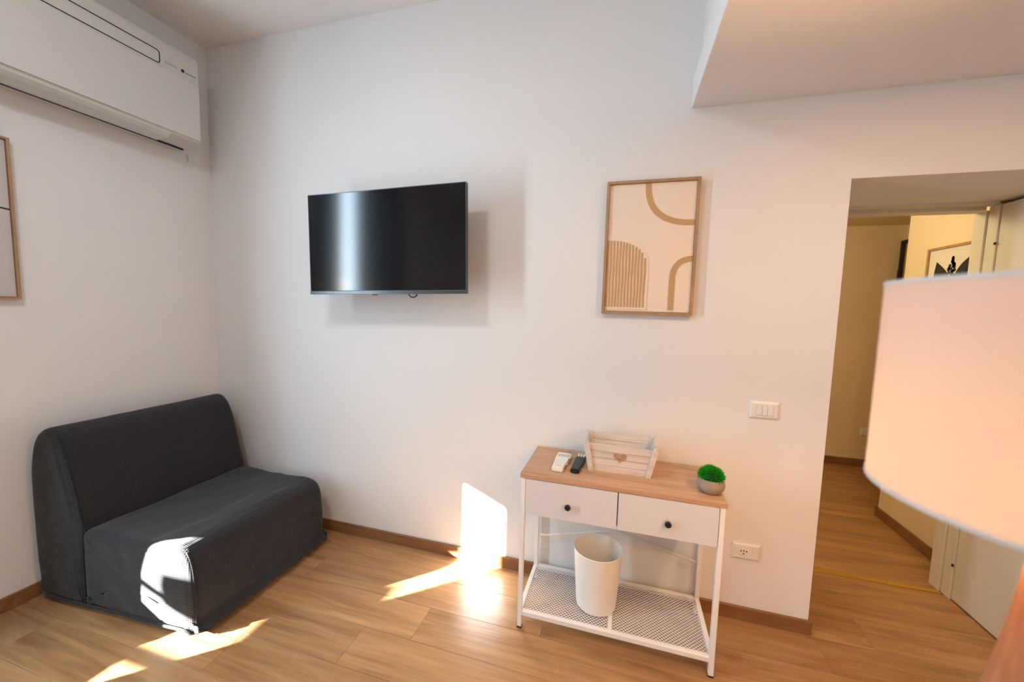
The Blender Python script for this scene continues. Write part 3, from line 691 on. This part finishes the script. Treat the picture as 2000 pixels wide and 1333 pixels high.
# ------------------------------------------------------------------ plates on the wall
def plate(name, label, cat, x, z, loc=None, rot=(0, 0, 0)):
    t = thing(name, label, cat, loc or (x, 0, z), rot)
    bm = bmesh.new()
    o_, i_ = (0.06, 0.04), (0.050, 0.031)
    a = [bm.verts.new((sx * o_[0], -0.0005, sz * o_[1])) for sx, sz in ((-1, -1), (1, -1), (1, 1), (-1, 1))]
    b = [bm.verts.new((sx * o_[0], -0.004, sz * o_[1])) for sx, sz in ((-1, -1), (1, -1), (1, 1), (-1, 1))]
    c = [bm.verts.new((sx * i_[0], -0.010, sz * i_[1])) for sx, sz in ((-1, -1), (1, -1), (1, 1), (-1, 1))]
    for p, q in ((a, b), (b, c)):
        for i in range(4): bm.faces.new((p[i], p[(i + 1) % 4], q[(i + 1) % 4], q[i]))
    bm.faces.new(c); bm.faces.new(a[::-1])
    obj('cover_plate', bm, 'white_plastic', t)
    return t
sw = plate('light_switch', 'white triple rocker light switch above the console end', 'switch', 3.328, 1.030)
obj('switch_surround', box((-0.0345, -0.0105, -0.0235), (0.0345, -0.0098, 0.0235)), 'grey_print', sw)
for k in (-1, 0, 1): obj('rocker', box((k * 0.0228 - 0.0108, -0.0135, -0.0225), (k * 0.0228 + 0.0108, -0.010, 0.0225), 0.0012, 1), 'white_plastic', sw)
so = plate('power_socket', 'white power socket low on the wall right of the console', 'socket', 3.302, 0.345)
bm = lathe([(0.0195, 0.0), (0.0195, 0.003), (0.017, 0.0035), (0.0, 0.0035)], 28); bm.transform(Matrix.Translation((-0.012, -0.0095, 0.0)) @ Matrix.Rotation(PI / 2, 4, 'X'))
oc = obj('socket_insert', bm, 'white_plastic', so, True, 40)
for hx, hz in ((-0.024, 0.004), (-0.012, 0.006), (0.0, 0.004), (-0.012, -0.008)):
    bm = tube([(hx, -0.0122, hz), (hx, -0.0136, hz)], 0.0034, 10); obj('pin_hole', bm, 'ink_black', oc)
for s in (-1, 1): obj('blank_module', box((0.022 + 0.012 * (s - 1) / 2 * 0, -0.0115, -0.0225), (0.040, -0.0098, 0.0225), 0.001, 1), 'white_plastic', so) if s == 1 else None
hp = plate('wall_plate', 'small cream wall plate low on the far hall wall', 'socket', 5.035, 0.35, (5.035, HY, 0.35))
obj('blank_module', box((-0.034, -0.0125, -0.0225), (0.034, -0.0098, 0.0225), 0.001, 1), 'white_plastic', hp)

# ------------------------------------------------------------------ leaf print in the hall
lfp = thing('framed_print', 'botanical print of dark leaves and berries in thin wood frame, hall', 'picture', (4.57, 1.178, 1.30))
P = picture_frame(lfp, 0.44, 0.612, 'frame_wood', 0.014, 0.022, Vector((-1, 0, 0)), Vector((0, -1, 0)))
obj('paper', prism([(0.014, 0.014), (0.426, 0.014), (0.426, 0.598), (0.014, 0.598)], lambda a, b, h: P(a, b, 0.002 + h), 0.010), 'paper_white', lfp)
Q = lambda a, b, h: P(a, b, 0.0125 + h)
def leaf_poly(x, y, ln, wd, ang, n=14):
    out = []
    for i in range(n + 1): t = i / n; out.append((t * ln, wd * math.sin(PI * t ** 0.8)))
    for i in range(n - 1, 0, -1): t = i / n; out.append((t * ln, -wd * math.sin(PI * t ** 0.8)))
    c, s = math.cos(ang), math.sin(ang)
    return [(x + a * c - b * s, y + a * s + b * c) for a, b in out]
for x, y_, ln, wd, an in ((0.165, 0.30, 0.24, 0.062, 1.95), (0.23, 0.34, 0.25, 0.055, 1.02), (0.20, 0.22, 0.20, 0.05, 2.7), (0.22, 0.20, 0.20, 0.05, 0.35), (0.30, 0.42, 0.10, 0.035, 0.55)):
    obj('printed_leaf', prism(leaf_poly(x, y_, ln, wd, an), Q, 0.0008), 'ink_black', lfp)
obj('printed_stem', strip([(0.20, 0.05), (0.205, 0.2), (0.20, 0.35), (0.20, 0.50)], 0.006, Q, 0.0008), 'ink_black', lfp)
random.seed(11); berry = None
for k in range(26):
    a, b = 0.20 + (0.5 + 0.5 * math.sin(k * 0.2)) * random.uniform(-0.034, 0.034), 0.42 + k * 0.0046
    bm = prism([(a + 0.0105 * math.cos(2 * PI * i / 10), b + 0.0105 * math.sin(2 * PI * i / 10)) for i in range(10)], Q, 0.0009)
    obj('printed_berry', bm, 'ink_black', lfp)

# ------------------------------------------------------------------ table lamp in the foreground, on its side table
LXc, LYc, LB, LT, LR = 3.279, -1.296, 1.208, 1.523, 0.200
nt_ = thing('side_table', 'tall oak side table under the foreground lamp', 'table', (LXc, LYc, 0))
obj('tabletop', box((-0.17, -0.17, 0.66), (0.17, 0.17, 0.685), 0.003, 1), 'oak_top', nt_)
for sx in (-1, 1):
    for sy in (-1, 1): obj('leg', box((sx * 0.14 - 0.015, sy * 0.14 - 0.015, 0), (sx * 0.14 + 0.015, sy * 0.14 + 0.015, 0.66), 0.002, 1), 'white_metal', nt_)
lm = thing('table_lamp', 'lit table lamp with a glowing peach drum shade in the foreground', 'lamp', (LXc, LYc, 0.6855))
z0 = 0.6855
obj('lamp_base', lathe([(0.0, 0), (0.085, 0), (0.088, 0.012), (0.078, 0.06), (0.062, 0.14), (0.049, 0.22), (0.036, 0.31), (0.026, 0.40), (0.022, 0.44), (0.016, 0.455), (0.0, 0.456)], 40, cap=False), 'lamp_wood', lm, True, 50)
obj('stem', tube([(0, 0, 0.45), (0, 0, 0.49)], 0.010, 12), 'brass', lm, True, 40)
sh = obj('lamp_shade', lathe([(LR, LB - z0), (LR, LB - z0 + 0.1), (LR, LT - z0 - 0.1), (LR, LT - z0)], 72, cap=False), 'shade_cloth', lm, True)
for zz in (LB - z0, LT - z0 - 0.006):
    bm = lathe([(LR - 0.0012, zz), (LR + 0.0012, zz), (LR + 0.0012, zz + 0.006), (LR - 0.0012, zz + 0.006), (LR - 0.0012, zz)], 72, cap=False); obj('trim_band', bm, 'lamp_trim', sh, True, 40)
bm = bmesh.new()
for k in range(3): a = 2 * PI * k / 3 + 0.4; add_tube(bm, [(0, 0, 0.488), (LR * math.cos(a), LR * math.sin(a), LT - z0 - 0.02)], 0.002, 6)
obj('shade_carrier', bm, 'dark_metal', sh)
obj('bulb', lathe([(0.0, 0.485), (0.014, 0.487), (0.016, 0.505), (0.030, 0.54), (0.033, 0.565), (0.024, 0.59), (0.0, 0.60)], 20, cap=False), 'bulb_glass', lm, True)
bl = light('lamp_bulb_light', 'POINT', (LXc, LYc, z0 + 0.560), 120.0, (1.0, 0.48, 0.14), shadow_soft_size=0.04)
# ceiling lamp of the room and the hall lamp (out of frame)
cl = tag(obj('ceiling_lamp', lathe([(0.0, 2.99), (0.16, 2.995), (0.20, 3.02), (0.20, 3.05), (0.18, 3.0825), (0.0, 3.0825)], 36, (1.5, -1.95), cap=False), 'ceiling_diffuser', None, True, 50), 'round white ceiling lamp in the middle of the room', 'lamp')
light('ceiling_lamp_light', 'AREA', (1.5, -1.95, 2.985), 18.0, (0.90, 0.96, 1.0), shape='DISK', size=0.36)
fl2 = thing('added_fill_lamp', 'added warm fill lamp with a globe, unseen behind the camera', 'lamp', (4.72, -3.72, 0))  # added out of view as warm fill for the right and left walls
obj('foot', lathe([(0.0, 0), (0.14, 0), (0.14, 0.015), (0.02, 0.03), (0.0, 0.03)], 30, cap=False), 'dark_metal', fl2, True, 40)
obj('pole', tube([(0, 0, 0.025), (0, 0, 1.50)], 0.011, 12), 'dark_metal', fl2, True, 40)
obj('globe', lathe([(0.0, 1.495)] + [(0.14 * math.sin(PI * i / 16), 1.63 - 0.14 * math.cos(PI * i / 16)) for i in range(1, 16)] + [(0.0, 1.77)], 30, cap=False), 'added_lamp_glass', fl2, True)
light('added_fill_lamp_light', 'POINT', (4.72, -3.72, 1.63), 66.0, (1.0, 0.52, 0.20), shadow_soft_size=0.15)  # fill light of the added globe lamp
sp = thing('added_fill_spot', 'added warm fill spotlight, unseen under the loft platform', 'spotlight', (3.75, -1.2, LZ))  # added out of view to warm the right of the back wall
obj('ring', lathe([(0.045, -0.0002), (0.058, -0.0002), (0.056, -0.005), (0.045, -0.003), (0.045, -0.0002)], 30, cap=False), 'white_metal', sp, True, 40)
obj('lens', lathe([(0.0, -0.0025), (0.045, -0.0025), (0.045, -0.0005), (0.0, -0.0005)], 30, cap=False), 'added_lamp_glass', sp)
light('added_fill_spot_light', 'AREA', (3.75, -1.2, LZ - 0.008), 18.0, (1.0, 0.60, 0.31), shape='DISK', size=0.09)  # fill light of the added loft spot
hl = tag(obj('hall_lamp', lathe([(0.0, 2.25), (0.08, 2.255), (0.11, 2.28), (0.11, HZ - 0.0005), (0.0, HZ - 0.0005)], 30, (3.5, 0.98), cap=False), 'hall_diffuser', None, True, 50), 'round ceiling lamp lighting the hall', 'lamp')
light('hall_lamp_light', 'POINT', (3.5, 0.98, 2.16), 21.0, (1.0, 0.86, 0.54), shadow_soft_size=0.08)
